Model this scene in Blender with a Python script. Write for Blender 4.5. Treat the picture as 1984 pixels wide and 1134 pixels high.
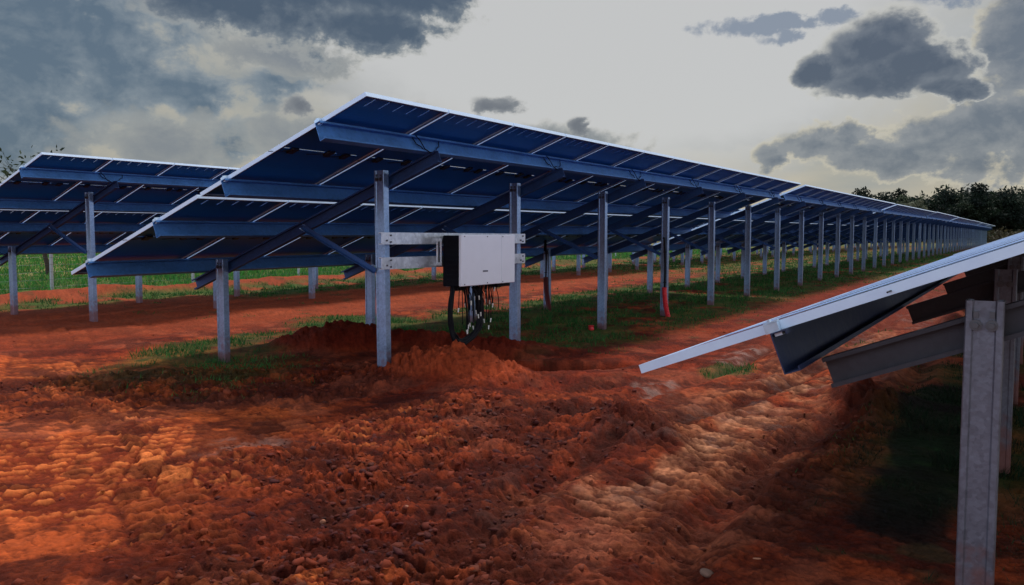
import bpy, math, random
import numpy as np
from mathutils import Vector, Matrix

random.seed(7); np.random.seed(7)
scn = bpy.context.scene
for o in list(bpy.data.objects): bpy.data.objects.remove(o)

# ------------------------------------------------------------------ camera
F_PX, W_PX = 1693.6, 1984.0
PITCH, YAW, ROLL, CAM_H = -0.0629, 0.5398, -0.0031, 1.396
cam = bpy.data.cameras.new('camera'); co = bpy.data.objects.new('camera', cam)
scn.collection.objects.link(co); scn.camera = co
cam.sensor_width = 36.0; cam.lens = 36.0 * F_PX / W_PX
cam.clip_start = 0.05; cam.clip_end = 8000
fw = Vector((math.cos(YAW) * math.cos(PITCH), math.sin(YAW) * math.cos(PITCH), math.sin(PITCH)))
rt = Vector((math.sin(YAW), -math.cos(YAW), 0)); up = rt.cross(fw)
r2 = rt * math.cos(ROLL) + up * math.sin(ROLL) * -1
# image right/up after roll
u2 = r2.cross(fw)
co.matrix_world = Matrix(((r2.x, u2.x, -fw.x, 0), (r2.y, u2.y, -fw.y, 0), (r2.z, u2.z, -fw.z, CAM_H), (0, 0, 0, 1)))

# ------------------------------------------------------------------ light
SUN_EL, SUN_AZ = math.radians(63), math.radians(8)          # azimuth measured from +X towards +Y
world = bpy.data.worlds.new('World'); scn.world = world; world.use_nodes = True
scn.view_settings.view_transform = 'Standard'; scn.view_settings.look = 'None'
scn.view_settings.exposure = 0.0; scn.view_settings.gamma = 1.0
sl = bpy.data.lights.new('sun', 'SUN'); so = bpy.data.objects.new('sun', sl); scn.collection.objects.link(so)
sl.energy = 3.1; sl.angle = math.radians(11); sl.color = (1.0, 0.93, 0.82)
sd = Vector((math.cos(SUN_EL) * math.cos(SUN_AZ), math.cos(SUN_EL) * math.sin(SUN_AZ), math.sin(SUN_EL)))
so.rotation_euler = sd.to_track_quat('Z', 'Y').to_euler(); so.location = (0, 0, 30)

nt = world.node_tree; nt.nodes.clear(); NW = nt.nodes; LW = nt.links
def wm(op, a, b=None, c=None, clamp=False):
    n = NW.new('ShaderNodeMath'); n.operation = op; n.use_clamp = clamp
    for i, v in enumerate((a, b, c)):
        if v is None: continue
        if isinstance(v, (int, float)): n.inputs[i].default_value = v
        else: LW.new(v, n.inputs[i])
    return n.outputs[0]
def wsmooth(x, a, b):
    n = NW.new('ShaderNodeMapRange'); n.interpolation_type = 'SMOOTHSTEP'
    LW.new(x, n.inputs[0]); n.inputs[1].default_value = a; n.inputs[2].default_value = b
    return n.outputs[0]
def wmix(f, a, b, mode='MIX'):
    n = NW.new('ShaderNodeMix'); n.data_type = 'RGBA'; n.blend_type = mode
    if isinstance(f, (int, float)): n.inputs[0].default_value = f
    else: LW.new(f, n.inputs[0])
    for i, v in ((6, a), (7, b)):
        if isinstance(v, tuple): n.inputs[i].default_value = (*v, 1)
        else: LW.new(v, n.inputs[i])
    return n.outputs[2]
tc = NW.new('ShaderNodeTexCoord'); nrm = NW.new('ShaderNodeVectorMath'); nrm.operation = 'NORMALIZE'
LW.new(tc.outputs['Generated'], nrm.inputs[0]); sx = NW.new('ShaderNodeSeparateXYZ'); LW.new(nrm.outputs[0], sx.inputs[0])
AZ = wm('ARCTAN2', sx.outputs[1], sx.outputs[0]); EL = wm('ARCSINE', sx.outputs[2])
cmb = NW.new('ShaderNodeCombineXYZ'); LW.new(AZ, cmb.inputs[0]); LW.new(wm('MULTIPLY', EL, 1.35), cmb.inputs[1])
def wnoise(scale, detail, rough, seed, dist=0.0, stretch=(1, 1, 1), off=(0, 0)):
    mp = NW.new('ShaderNodeMapping'); mp.inputs['Scale'].default_value = stretch; mp.inputs['Location'].default_value = (seed + off[0] / scale, seed * .7 + off[1] / scale, 0)
    LW.new(cmb.outputs[0], mp.inputs[0])
    n = NW.new('ShaderNodeTexNoise'); LW.new(mp.outputs[0], n.inputs['Vector'])
    n.inputs['Scale'].default_value = scale; n.inputs['Detail'].default_value = detail
    n.inputs['Roughness'].default_value = rough; n.inputs['Distortion'].default_value = dist
    return n.outputs['Fac']
nA = wnoise(6, 9, .58, 3.1, .3); nB = wnoise(22, 8, .6, 8.7, .2); nC = wnoise(3.2, 6, .5, 1.3, 0, (1, 3.2, 1)); nD = wnoise(60, 5, .6, 5.5)
wa = wm('MULTIPLY', wm('SUBTRACT', nB, .5), .05)
nE = wnoise(14, 8, .6, 13.7, .2)
nE2 = wnoise(14, 8, .6, 13.7, .2, (1, 1, 1), (.10, -.16))
we = wm('MULTIPLY', wm('SUBTRACT', nE, .5), .04)
def blob(az, el, ra, re, soft=.5, flat=0):
    a = wm('DIVIDE', wm('SUBTRACT', wm('ADD', AZ, wa), az), ra)
    e = wm('DIVIDE', wm('SUBTRACT', wm('ADD', EL, we), el), re)
    if flat: e = wm('ADD', wm('MAXIMUM', e, 0), wm('MULTIPLY', wm('MINIMUM', e, 0), flat))
    d = wm('SQRT', wm('ADD', wm('MULTIPLY', a, a), wm('MULTIPLY', e, e)))
    return wm('SUBTRACT', 1.0, wm('DIVIDE', d, 1 + soft * .6))
def addm(lst):
    t = lst[0]
    for q in lst[1:]: t = wm('SMOOTH_MAX', t, q, .18)
    return t
# (azimuth, elevation, radii) of the clouds, radians
SKY_DARK = [(.76, .275, .13, .062, .4), (.64, .262, .05, .026, .45), (.86, .25, .07, .03, .6), (.70, .228, .07, .024, .5), (.95, .33, .2, .06, .5)]
SKY_MID = [(.72, .10, .10, .035, .7), (.80, .195, .06, .02, .8), (.92, .09, .08, .03, .7), (.50, .10, .07, .02, .8)]
SKY_CUM = [(.140, .160, .070, .034, .15), (.135, .195, .050, .040, .15), (.110, .172, .050, .034, .2), (.165, .188, .040, .032, .3), (.212, .172, .018, .020, .4), (.085, .150, .03, .018, .3)]
SKY_LOW = [(.20, .098, .050, .024, .35), (.15, .082, .075, .022, .4), (.035, .098, .085, .036, .5), (.255, .085, .022, .018, .4), (.012, .19, .036, .055, .55), (-.12, .16, .12, .09, .6), (.0, .12, .05, .03, .5)]
SKY_LEFT = [(1.02, .19, .15, .085, .7), (1.08, .11, .12, .05, .8), (.845, .098, .036, .026, .6), (.90, .15, .05, .022, .8), (.80, .165, .035, .018, .7), (1.25, .3, .25, .2, .6), (.80, .112, .02, .012, .6)]
SKY_SMALL = [(.562, .149, .030, .010, .4), (.775, .143, .020, .013, .45), (.466, .128, .013, .008, .4)]
SKY_GAP = [(.25, .228, .075, .010, .6), (.235, .212, .03, .008, .5), (.06, .245, .06, .014, .6)]
SKY_BAND = [(.67, .183, .05, .006, .6), (.50, .192, .04, .005, .6), (.36, .132, .15, .020, .6), (.30, .108, .10, .010, .6), (.45, .105, .08, .008, .6), (.70, .17, .12, .012, .7)]
mDark = addm([blob(*b) for b in SKY_DARK]); mCum = addm([blob(*b[:5], flat=2.0) for b in SKY_CUM])
mLow = addm([blob(*b) for b in SKY_LOW]); mLeft = addm([blob(*b) for b in SKY_LEFT]); mSmall = addm([blob(*b) for b in SKY_SMALL])
mGap = addm([blob(*b) for b in SKY_GAP]); mBand = addm([blob(*b) for b in SKY_BAND])
glow = wsmooth(wm('ADD', blob(.43, .25, .30, .15, .75), wm('MULTIPLY', wm('SUBTRACT', nA, .5), .5)), -.12, .42)
veil = wmix(wsmooth(EL, .02, .24), (.52, .46, .34), (.38, .38, .345))
veil = wmix(wsmooth(nC, .40, .66), veil, (.33, .34, .32))
veil = wmix(wm('MULTIPLY', wsmooth(nA, .42, .72), .55), veil, (.23, .26, .29))
veil = wmix(wm('MULTIPLY', wsmooth(wm('ADD', mBand, wm('MULTIPLY', wm('SUBTRACT', nE, .5), 1.2)), -.15, .5), .85), veil, (.235, .25, .25))
veil = wmix(glow, veil, (.56, .56, .55))
veil = wmix(wm('MULTIPLY', wsmooth(wm('ADD', mGap, wm('MULTIPLY', wm('SUBTRACT', nB, .5), 3.0)), .1, .55), .85), veil, (.19, .235, .31))
fine_ = wm('ADD', wm('ADD', wm('MULTIPLY', wm('SUBTRACT', nE, .5), .9), wm('MULTIPLY', wm('SUBTRACT', nB, .5), .7)), wm('MULTIPLY', wm('SUBTRACT', nD, .5), .18))
emb = wm('MULTIPLY', wm('SUBTRACT', nE2, nE), 3.2)
def shade(m, amp, col_e, col_m, col_c, base, lo=.05, w=.22, deep=.75, relief=1.0):
    # backlit cloud: pale thin rim, grey body, dark core, with billows in relief
    d = wm('ADD', m, wm('MULTIPLY', fine_, amp))
    c = wmix(wsmooth(d, lo, lo + .34), col_e, col_m)
    t = wm('ADD', wsmooth(d, lo + .12, deep), wm('MULTIPLY', emb, relief), clamp=True)
    c = wmix(t, c, col_c)
    return wmix(wsmooth(d, lo - .05, lo + w), base, c)
sky = shade(mLeft, 1.9, (.40, .40, .35), (.24, .28, .31), (.10, .145, .195), veil, -.05, .5, .9, .8)
sky = shade(addm([blob(*b) for b in SKY_MID]), 2.2, (.46, .43, .35), (.30, .31, .30), (.21, .23, .25), sky, .0, .5, 1.0, .8)
sky = shade(mLow, 2.0, (.60, .55, .42), (.25, .265, .28), (.135, .16, .195), sky, .04, .18, .9, 1.5)
sky = shade(mDark, 1.5, (.44, .44, .40), (.17, .20, .23), (.062, .09, .13), sky, .0, .28, .6, .5)
sky = shade(mCum, 1.25, (.56, .55, .50), (.155, .175, .205), (.075, .095, .13), sky, .0, .14, .75, 1.3)
sky = shade(mSmall, 2.0, (.42, .41, .38), (.24, .25, .26), (.14, .15, .17), sky, .10, .4, .9, .6)
back = wsmooth(wm('ABSOLUTE', wm('SUBTRACT', AZ, .54)), .9, 2.0)
sky = wmix(back, sky, wmix(wsmooth(nA, .35, .65), (1.2, 1.38, 1.75), (.80, .98, 1.35)))  # unseen sky behind the camera, brightened to light the near faces
sky = wmix(wsmooth(AZ, -.12, -.55), sky, (.95, .98, 1.05))  # bright sky added right of the view to light the post flanges
zen = wsmooth(EL, .42, 1.0)
sky = wmix(zen, sky, wmix(wsmooth(nA, .35, .65), (.46, .52, .66), (.30, .37, .50)))
below = wsmooth(EL, -.02, -.10); sky = wmix(below, sky, (.10, .07, .05))
ten = NW.new('ShaderNodeVectorMath'); ten.operation = 'SCALE'; ten.inputs[3].default_value = 10.0; LW.new(sky, ten.inputs[0])
nish = NW.new('ShaderNodeTexSky'); nish.sky_type = 'NISHITA'; nish.sun_disc = False
nish.sun_elevation = SUN_EL; nish.sun_rotation = math.radians(90) - SUN_AZ
fin = wmix(.93, nish.outputs[0], ten.outputs[0])
bg = NW.new('ShaderNodeBackground'); LW.new(fin, bg.inputs[0]); bg.inputs[1].default_value = 0.1
ow = NW.new('ShaderNodeOutputWorld'); LW.new(bg.outputs[0], ow.inputs[0])

# ------------------------------------------------------------------ helpers
COL = scn.collection
class MB:
    def __init__(s): s.v = []; s.f = []; s.m = []
    def quad8(s, p, mi=0):            # p: 8 corners, 0-3 bottom loop, 4-7 top loop
        b = len(s.v); s.v += [tuple(q) for q in p]
        for f in ((3, 2, 1, 0), (4, 5, 6, 7), (0, 1, 5, 4), (1, 2, 6, 5), (2, 3, 7, 6), (3, 0, 4, 7)):
            s.f.append(tuple(b + i for i in f)); s.m.append(mi)
        return s
    def box(s, x0, x1, y0, y1, z0, z1, mi=0, tf=None):
        p = [(x0, y0, z0), (x1, y0, z0), (x1, y1, z0), (x0, y1, z0), (x0, y0, z1), (x1, y0, z1), (x1, y1, z1), (x0, y1, z1)]
        return s.quad8([tf(*q) for q in p] if tf else p, mi)
    def prism(s, prof, place, ends, mi=0):     # prof: closed 2d outline, place(a,b,t) -> point, ends: t values
        n = len(prof); b = len(s.v)
        for t in ends: s.v += [tuple(place(a, c, t)) for a, c in prof]
        for k in range(len(ends) - 1):
            for i in range(n):
                j = (i + 1) % n
                s.f.append((b + k * n + i, b + k * n + j, b + (k + 1) * n + j, b + (k + 1) * n + i)); s.m.append(mi)
        s.f.append(tuple(b + i for i in reversed(range(n)))); s.m.append(mi)
        s.f.append(tuple(b + (len(ends) - 1) * n + i for i in range(n))); s.m.append(mi)
        return s
    def tube(s, pts, r, n=8, mi=0, cap=True):
        pts = [Vector(p) for p in pts]; b = len(s.v); m = len(pts)
        rr = r if isinstance(r, (list, tuple)) else [r] * m
        ref = None
        for i, p in enumerate(pts):
            t = (pts[min(i + 1, m - 1)] - pts[max(i - 1, 0)]).normalized()
            if ref is None: ref = Vector((0, 0, 1)) if abs(t.z) < .9 else Vector((1, 0, 0))
            a = t.cross(ref).normalized(); c = a.cross(t).normalized(); ref = c
            for k in range(n):
                w = 2 * math.pi * k / n
                s.v.append(tuple(p + (a * math.cos(w) + c * math.sin(w)) * rr[i]))
        for i in range(m - 1):
            for k in range(n):
                k2 = (k + 1) % n
                s.f.append((b + i * n + k, b + i * n + k2, b + (i + 1) * n + k2, b + (i + 1) * n + k)); s.m.append(mi)
        if cap:
            s.f.append(tuple(b + k for k in reversed(range(n)))); s.f.append(tuple(b + (m - 1) * n + k for k in range(n))); s.m += [mi, mi]
        return s
    def mesh(s, name, mats, smooth=False):
        me = bpy.data.meshes.new(name); me.from_pydata(s.v, [], s.f)
        for q in (mats if isinstance(mats, (list, tuple)) else [mats]): me.materials.append(q)
        me.polygons.foreach_set('material_index', s.m)
        if smooth: me.polygons.foreach_set('use_smooth', [True] * len(s.f))
        me.validate(); me.update(); return me
def link(name, me, parent=None, loc=(0, 0, 0), rot=(0, 0, 0)):
    o = bpy.data.objects.new(name, me); COL.objects.link(o); o.location = loc; o.rotation_euler = rot
    if parent is not None: o.parent = parent
    return o
def tag(o, label=None, cat=None, group=None, kind=None):
    if label: o['label'] = label
    if cat: o['category'] = cat
    if group: o['group'] = group
    if kind: o['kind'] = kind
    return o
def empty(name, loc, rot=(0, 0, 0)):
    o = link(name, None, None, loc, rot); o.empty_display_size = .3; return o
def kids(o, M): return M.get(o, [])
def copy_tree(root, tree):
    r = root.copy(); COL.objects.link(r)
    for c, subs in tree:
        d = c.copy(); COL.objects.link(d); d.parent = r
        for g in subs:
            e = g.copy(); COL.objects.link(e); e.parent = d
    return r
def bevel(o, w=.004, seg=2):
    m = o.modifiers.new('bevel', 'BEVEL'); m.width = w; m.segments = seg; m.limit_method = 'ANGLE'; m.angle_limit = math.radians(40)
def np_mesh(name, V, Fc, mat, colors=None, smooth=False, nv=None):
    """V (n,3), Fc (m,k) -> mesh, colors per vertex (n,4)"""
    me = bpy.data.meshes.new(name); k = Fc.shape[1]; m = len(Fc)
    me.vertices.add(len(V)); me.vertices.foreach_set('co', np.ascontiguousarray(V, np.float32).ravel())
    me.loops.add(m * k); me.loops.foreach_set('vertex_index', np.ascontiguousarray(Fc, np.int32).ravel())
    me.polygons.add(m); me.polygons.foreach_set('loop_start', np.arange(0, m * k, k, dtype=np.int32))
    try: me.polygons.foreach_set('loop_total', np.full(m, k, np.int32))
    except Exception: pass
    if smooth: me.polygons.foreach_set('use_smooth', np.ones(m, bool))
    me.materials.append(mat)
    if colors is not None:
        for nm, c in colors.items():
            at = me.color_attributes.new(nm, 'FLOAT_COLOR', 'POINT'); at.data.foreach_set('color', np.ascontiguousarray(c, np.float32).ravel())
    me.update(calc_edges=True); return me

# ------------------------------------------------------------------ materials
def mat(name, base=(.5, .5, .5), rough=.5, metal=0.0, var=0.0, nscale=8.0, bump=0.0, bscale=60.0, coat=0.0, tint=None, vor=0.0, spec=.5):
    m = bpy.data.materials.new(name); m.use_nodes = True; n = m.node_tree.nodes; l = m.node_tree.links
    b = n['Principled BSDF']; b.inputs['Roughness'].default_value = rough; b.inputs['Metallic'].default_value = metal
    b.inputs['Coat Weight'].default_value = coat; b.inputs['Specular IOR Level'].default_value = spec
    b.inputs['Base Color'].default_value = (*base, 1)
    t = n.new('ShaderNodeTexCoord')
    if var or tint:
        no = n.new('ShaderNodeTexNoise'); no.inputs['Scale'].default_value = nscale; no.inputs['Detail'].default_value = 6
        no.inputs['Roughness'].default_value = .65; l.new(t.outputs['Object'], no.inputs['Vector'])
        f = no.outputs['Fac']
        if vor:
            vo = n.new('ShaderNodeTexVoronoi'); vo.inputs['Scale'].default_value = vor; l.new(t.outputs['Object'], vo.inputs['Vector'])
            sp = n.new('ShaderNodeSeparateColor'); l.new(vo.outputs['Color'], sp.inputs[0])
            ad = n.new('ShaderNodeMath'); ad.operation = 'MULTIPLY_ADD'; l.new(sp.outputs[0], ad.inputs[0]); ad.inputs[1].default_value = .3; l.new(f, ad.inputs[2])
            f = ad.outputs[0]
        rp = n.new('ShaderNodeMapRange'); l.new(f, rp.inputs[0]); rp.inputs[1].default_value = .3; rp.inputs[2].default_value = .8 + (.2 if vor else 0)
        mx = n.new('ShaderNodeMix'); mx.data_type = 'RGBA'; l.new(rp.outputs[0], mx.inputs[0])
        mx.inputs[6].default_value = (*[c * (1 - var) for c in base], 1)
        mx.inputs[7].default_value = (*(tint or [min(1, c * (1 + var)) for c in base]), 1)
        l.new(mx.outputs[2], b.inputs['Base Color'])
        rr = n.new('ShaderNodeMapRange'); l.new(f, rr.inputs[0]); rr.inputs[3].default_value = max(.05, rough - .1); rr.inputs[4].default_value = min(1, rough + .12)
        l.new(rr.outputs[0], b.inputs['Roughness'])
    if bump:
        n2 = n.new('ShaderNodeTexNoise'); n2.inputs['Scale'].default_value = bscale; n2.inputs['Detail'].default_value = 4; l.new(t.outputs['Object'], n2.inputs['Vector'])
        bp = n.new('ShaderNodeBump'); bp.inputs['Strength'].default_value = bump; bp.inputs['Distance'].default_value = .01
        l.new(n2.outputs['Fac'], bp.inputs['Height']); l.new(bp.outputs[0], b.inputs['Normal'])
    return m
M_POST = mat('galvanised_post', (.25, .36, .54), .30, .65, .30, 5, .15, 30, vor=55)
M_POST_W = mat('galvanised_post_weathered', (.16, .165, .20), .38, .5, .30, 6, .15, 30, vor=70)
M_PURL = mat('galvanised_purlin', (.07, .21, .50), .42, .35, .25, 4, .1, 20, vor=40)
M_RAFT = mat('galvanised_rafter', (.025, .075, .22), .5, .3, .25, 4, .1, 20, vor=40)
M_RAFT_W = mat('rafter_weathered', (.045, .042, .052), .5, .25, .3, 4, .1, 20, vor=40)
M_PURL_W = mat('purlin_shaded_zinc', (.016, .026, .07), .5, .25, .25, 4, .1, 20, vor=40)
M_RAIL = mat('zinc_rail', (.62, .66, .72), .30, .7, .35, 5, .1, 20, tint=(.80, .84, .90), vor=30)
M_FLANGE = mat('module_flange', (.02, .06, .20), .5, .2)
M_ALU = mat('anodised_frame', (.66, .80, 1.0), .38, .25, .06, 10)
M_BOLT = mat('bolt_steel', (.12, .12, .13), .4, .8)
M_CLAMP = mat('clamp_alloy', (.55, .68, .80), .3, .7, .15, 30)
M_WHITE = mat('white_powder_coat', (.84, .87, .96), .35, 0, .03, 6)
M_BLACK = mat('black_housing', (.006, .007, .012), .6, 0, .3, 10, spec=.12)
M_CABLE = mat('black_cable_sheath', (.005, .005, .008), .6, 0, spec=.15)
M_CONN = mat('white_connector_cap', (.75, .75, .72), .4, 0)
M_RED = mat('red_conduit_plastic', (.65, .02, .03), .45, 0, .25, 12)
M_RED2 = mat('dark_red_conduit', (.10, .012, .014), .5, 0, .25, 12)
M_JBOX = mat('junction_box_plastic', (.010, .012, .02), .5)
M_GREY = mat('grey_plastic', (.12, .13, .16), .5)
M_WIRE = mat('fence_wire', (.07, .09, .08), .5, .6)
M_FPOST = mat('fence_post_metal', (.42, .45, .46), .5, .3, .2, 8)
M_BARK = mat('tree_bark', (.045, .032, .024), .9, 0, .35, 12, .6, 30)

def muddy(m):
    n = m.node_tree.nodes; l = m.node_tree.links; b = n['Principled BSDF']; src = b.inputs['Base Color'].links[0].from_socket
    t = n.new('ShaderNodeTexCoord'); s = n.new('ShaderNodeSeparateXYZ'); l.new(t.outputs['Object'], s.inputs[0]); no = n.new('ShaderNodeTexNoise'); no.inputs['Scale'].default_value = 14; no.inputs['Detail'].default_value = 5
    l.new(t.outputs['Object'], no.inputs['Vector']); a = n.new('ShaderNodeMath'); a.operation = 'MULTIPLY_ADD'; l.new(no.outputs['Fac'], a.inputs[0]); a.inputs[1].default_value = -.55; l.new(s.outputs[2], a.inputs[2])
    r = n.new('ShaderNodeMapRange'); l.new(a.outputs[0], r.inputs[0]); r.inputs[1].default_value = -.02; r.inputs[2].default_value = -.22; r.inputs[3].default_value = 0; r.inputs[4].default_value = .75
    x = n.new('ShaderNodeMix'); x.data_type = 'RGBA'; l.new(r.outputs[0], x.inputs[0]); l.new(src, x.inputs[6]); x.inputs[7].default_value = (.22, .06, .03, 1); l.new(x.outputs[2], b.inputs['Base Color'])
muddy(M_POST); muddy(M_POST_W)
def cell_mat(back=False):
    m = bpy.data.materials.new('solar_cells'); m.use_nodes = True; n = m.node_tree.nodes; l = m.node_tree.links
    b = n['Principled BSDF']; b.inputs['Roughness'].default_value = .4; b.inputs['Specular IOR Level'].default_value = .25; b.inputs['Coat Weight'].default_value = .1; b.inputs['Coat Roughness'].default_value = .08
    t = n.new('ShaderNodeTexCoord'); s = n.new('ShaderNodeSeparateXYZ'); l.new(t.outputs['Object'], s.inputs[0])
    def stripe(out, period, w):
        a = n.new('ShaderNodeMath'); a.operation = 'DIVIDE'; l.new(out, a.inputs[0]); a.inputs[1].default_value = period
        f = n.new('ShaderNodeMath'); f.operation = 'FRACT'; l.new(a.outputs[0], f.inputs[0])
        c = n.new('ShaderNodeMath'); c.operation = 'LESS_THAN'; l.new(f.outputs[0], c.inputs[0]); c.inputs[1].default_value = w
        return c.outputs[0]
    g = n.new('ShaderNodeMath'); g.operation = 'MAXIMUM'; l.new(stripe(s.outputs[0], .182, .02), g.inputs[0]); l.new(stripe(s.outputs[1], .091, .03), g.inputs[1])
    mx = n.new('ShaderNodeMix'); mx.data_type = 'RGBA'; l.new(g.outputs[0], mx.inputs[0])
    mx.inputs[6].default_value = (.002, .085, .34, 1); mx.inputs[7].default_value = (.003, .11, .42, 1)
    l.new(mx.outputs[2], b.inputs['Base Color'])
    if not back: b.inputs['Coat Weight'].default_value = 1.0; b.inputs['Coat Roughness'].default_value = .06
    if back: mx.inputs[6].default_value = (.002, .115, .44, 1); mx.inputs[7].default_value = (.003, .15, .54, 1)
    return m
M_CELL = cell_mat(); M_CBACK = cell_mat(True)
def clear_mat():
    m = bpy.data.materials.new('clear_module_glass'); m.use_nodes = True; n = m.node_tree.nodes; l = m.node_tree.links
    n.remove(n['Principled BSDF']); a = n.new('ShaderNodeBsdfTransparent'); g = n.new('ShaderNodeBsdfGlossy'); g.inputs['Roughness'].default_value = .1
    a.inputs[0].default_value = (.95, .97, 1, 1)
    x = n.new('ShaderNodeMixShader'); x.inputs[0].default_value = .08; l.new(a.outputs[0], x.inputs[1]); l.new(g.outputs[0], x.inputs[2])
    l.new(x.outputs[0], n['Material Output'].inputs[0]); return m
M_CLEAR = clear_mat()

def attr_mat(name, rough=.9, noise=.25, nscale=3, translucent=0.0, wet=False, bump=0):
    m = bpy.data.materials.new(name); m.use_nodes = True; n = m.node_tree.nodes; l = m.node_tree.links
    b = n['Principled BSDF']; b.inputs['Roughness'].default_value = rough; b.inputs['Specular IOR Level'].default_value = .3
    a = n.new('ShaderNodeAttribute'); a.attribute_name = 'tone'
    t = n.new('ShaderNodeTexCoord'); no = n.new('ShaderNodeTexNoise'); no.inputs['Scale'].default_value = nscale; no.inputs['Detail'].default_value = 8; no.inputs['Roughness'].default_value = .7
    l.new(t.outputs['Object'], no.inputs['Vector'])
    r = n.new('ShaderNodeMapRange'); l.new(no.outputs['Fac'], r.inputs[0]); r.inputs[1].default_value = .25; r.inputs[2].default_value = .75
    r.inputs[3].default_value = 1 - noise; r.inputs[4].default_value = 1 + noise
    v = n.new('ShaderNodeVectorMath'); v.operation = 'SCALE'; l.new(a.outputs['Color'], v.inputs[0]); l.new(r.outputs[0], v.inputs[3])
    l.new(v.outputs[0], b.inputs['Base Color'])
    if wet:
        w = n.new('ShaderNodeAttribute'); w.attribute_name = 'wet'
        q = n.new('ShaderNodeMapRange'); l.new(w.outputs['Fac'], q.inputs[0]); q.inputs[3].default_value = .85; q.inputs[4].default_value = .26; l.new(q.outputs[0], b.inputs['Roughness'])
        q2 = n.new('ShaderNodeMapRange'); l.new(w.outputs['Fac'], q2.inputs[0]); q2.inputs[3].default_value = .12; q2.inputs[4].default_value = .6; l.new(q2.outputs[0], b.inputs['Specular IOR Level'])
    if bump:
        n2 = n.new('ShaderNodeTexNoise'); n2.inputs['Scale'].default_value = 40; n2.inputs['Detail'].default_value = 9; n2.inputs['Roughness'].default_value = .7; l.new(t.outputs['Object'], n2.inputs['Vector'])
        bp = n.new('ShaderNodeBump'); bp.inputs['Strength'].default_value = bump; bp.inputs['Distance'].default_value = .03
        l.new(n2.outputs['Fac'], bp.inputs['Height']); l.new(bp.outputs[0], b.inputs['Normal'])
    if translucent:
        tr = n.new('ShaderNodeBsdfTranslucent'); l.new(v.outputs[0], tr.inputs[0]); mx = n.new('ShaderNodeMixShader'); mx.inputs[0].default_value = translucent
        l.new(b.outputs[0], mx.inputs[1]); l.new(tr.outputs[0], mx.inputs[2]); l.new(mx.outputs[0], n['Material Output'].inputs[0])
    return m
M_SOIL = attr_mat('red_clay_soil', .92, .42, 22, wet=True, bump=.9)
M_GRASS = attr_mat('grass_blades', .8, .2, 2, translucent=.3)
M_LEAF = attr_mat('leaves', .75, .2, 1, translucent=.25)
M_CLOD = attr_mat('clay_clods', .9, .25, 20, bump=.3)

# ------------------------------------------------------------------ noise
def _hash(ix, iy, seed):
    h = (ix.astype(np.int64) * 374761393 + iy.astype(np.int64) * 668265263 + seed * 974634777) & 0xFFFFFFFF
    h = ((h ^ (h >> 13)) * 1274126177) & 0xFFFFFFFF
    h = h ^ (h >> 16)
    return (h & 0xFFFFFF).astype(np.float32) / 0xFFFFFF
def vnoise(x, y, seed=0):
    ix = np.floor(x); iy = np.floor(y); fx = x - ix; fy = y - iy
    fx = fx * fx * fx * (fx * (fx * 6 - 15) + 10); fy = fy * fy * fy * (fy * (fy * 6 - 15) + 10)
    a = _hash(ix, iy, seed); b = _hash(ix + 1, iy, seed); c = _hash(ix, iy + 1, seed); d = _hash(ix + 1, iy + 1, seed)
    return (a * (1 - fx) + b * fx) * (1 - fy) + (c * (1 - fx) + d * fx) * fy
def fbm(x, y, scale, octv=4, seed=0, gain=.5):
    t = 0; a = 1; n = 0; x = x * scale; y = y * scale
    for i in range(octv):
        t = t + a * vnoise(x, y, seed + i * 17); n += a; a *= gain
        x, y = (x * .8 - y * .6) * 2.03 + 3.1, (x * .6 + y * .8) * 2.03 + 1.7
    return t / n
def worley(x, y, scale, seed, jit=.9):
    x = x * scale; y = y * scale; ix = np.floor(x); iy = np.floor(y); f1 = np.full(x.shape, 9., np.float32); f2 = f1.copy(); cid = np.zeros(x.shape, np.float32)
    for i in (-1, 0, 1):
        for j in (-1, 0, 1):
            cx = ix + i; cy = iy + j
            d = (cx + .5 + jit * (_hash(cx, cy, seed) - .5) - x) ** 2 + (cy + .5 + jit * (_hash(cx, cy, seed + 1) - .5) - y) ** 2
            near = d < f1; f2 = np.where(near, f1, np.minimum(f2, d)); cid = np.where(near, _hash(cx, cy, seed + 2), cid); f1 = np.where(near, d, f1)
    return np.sqrt(f1), np.sqrt(f2), cid
def rdg(f): return 1 - np.clip(np.abs(f - .5) * 5.5, 0, 1)
def sst(x, a, b):
    t = np.clip((x - a) / (b - a), 0, 1); return t * t * (3 - 2 * t)
ZX = np.array([-400, 0, 8, 20, 36, 52, 80, 117, 300, 600, 3000.]); ZZ = np.array([0, 0, .012, .10, .19, .29, .40, .52, 1.1, 1.6, 2.0])
def zs(x): return np.interp(x, ZX, ZZ)

# ------------------------------------------------------------------ terrain fields
def ell(x, y, cx, cy, rx, ry, rot=0, warp=0):
    c, s = math.cos(rot), math.sin(rot); a = ((x - cx) * c + (y - cy) * s) / rx; b = (-(x - cx) * s + (y - cy) * c) / ry
    return np.sqrt(a * a + b * b) + warp
def track(x, y, p0, p1, width, period, chev, seed):
    dx, dy = p1[0] - p0[0], p1[1] - p0[1]; L = math.hypot(dx, dy); dx /= L; dy /= L
    s = (x - p0[0]) * dx + (y - p0[1]) * dy; t = -(x - p0[0]) * dy + (y - p0[1]) * dx
    t = t + .10 * (fbm(x, y, .35, 2, seed) - .5) * 2
    m = sst(np.abs(t), width / 2 + .03, width / 2 - .03) * sst(s, -.2, .1) * sst(s, L + .2, L - .1)
    side = np.where(t > 0, .5, 0.)
    ph = (s + np.abs(t) * chev) / period + side + .55 * (fbm(x, y, 3.0, 3, seed + 3) - .5) * 2
    fr = ph - np.floor(ph)
    lug = sst(fr, .05, .22) * sst(fr, .62, .45)
    lug = lug * sst(np.abs(t), width / 2 - .01, width / 2 - .06) * sst(np.abs(t), .0, .03)
    return m, lug
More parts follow.
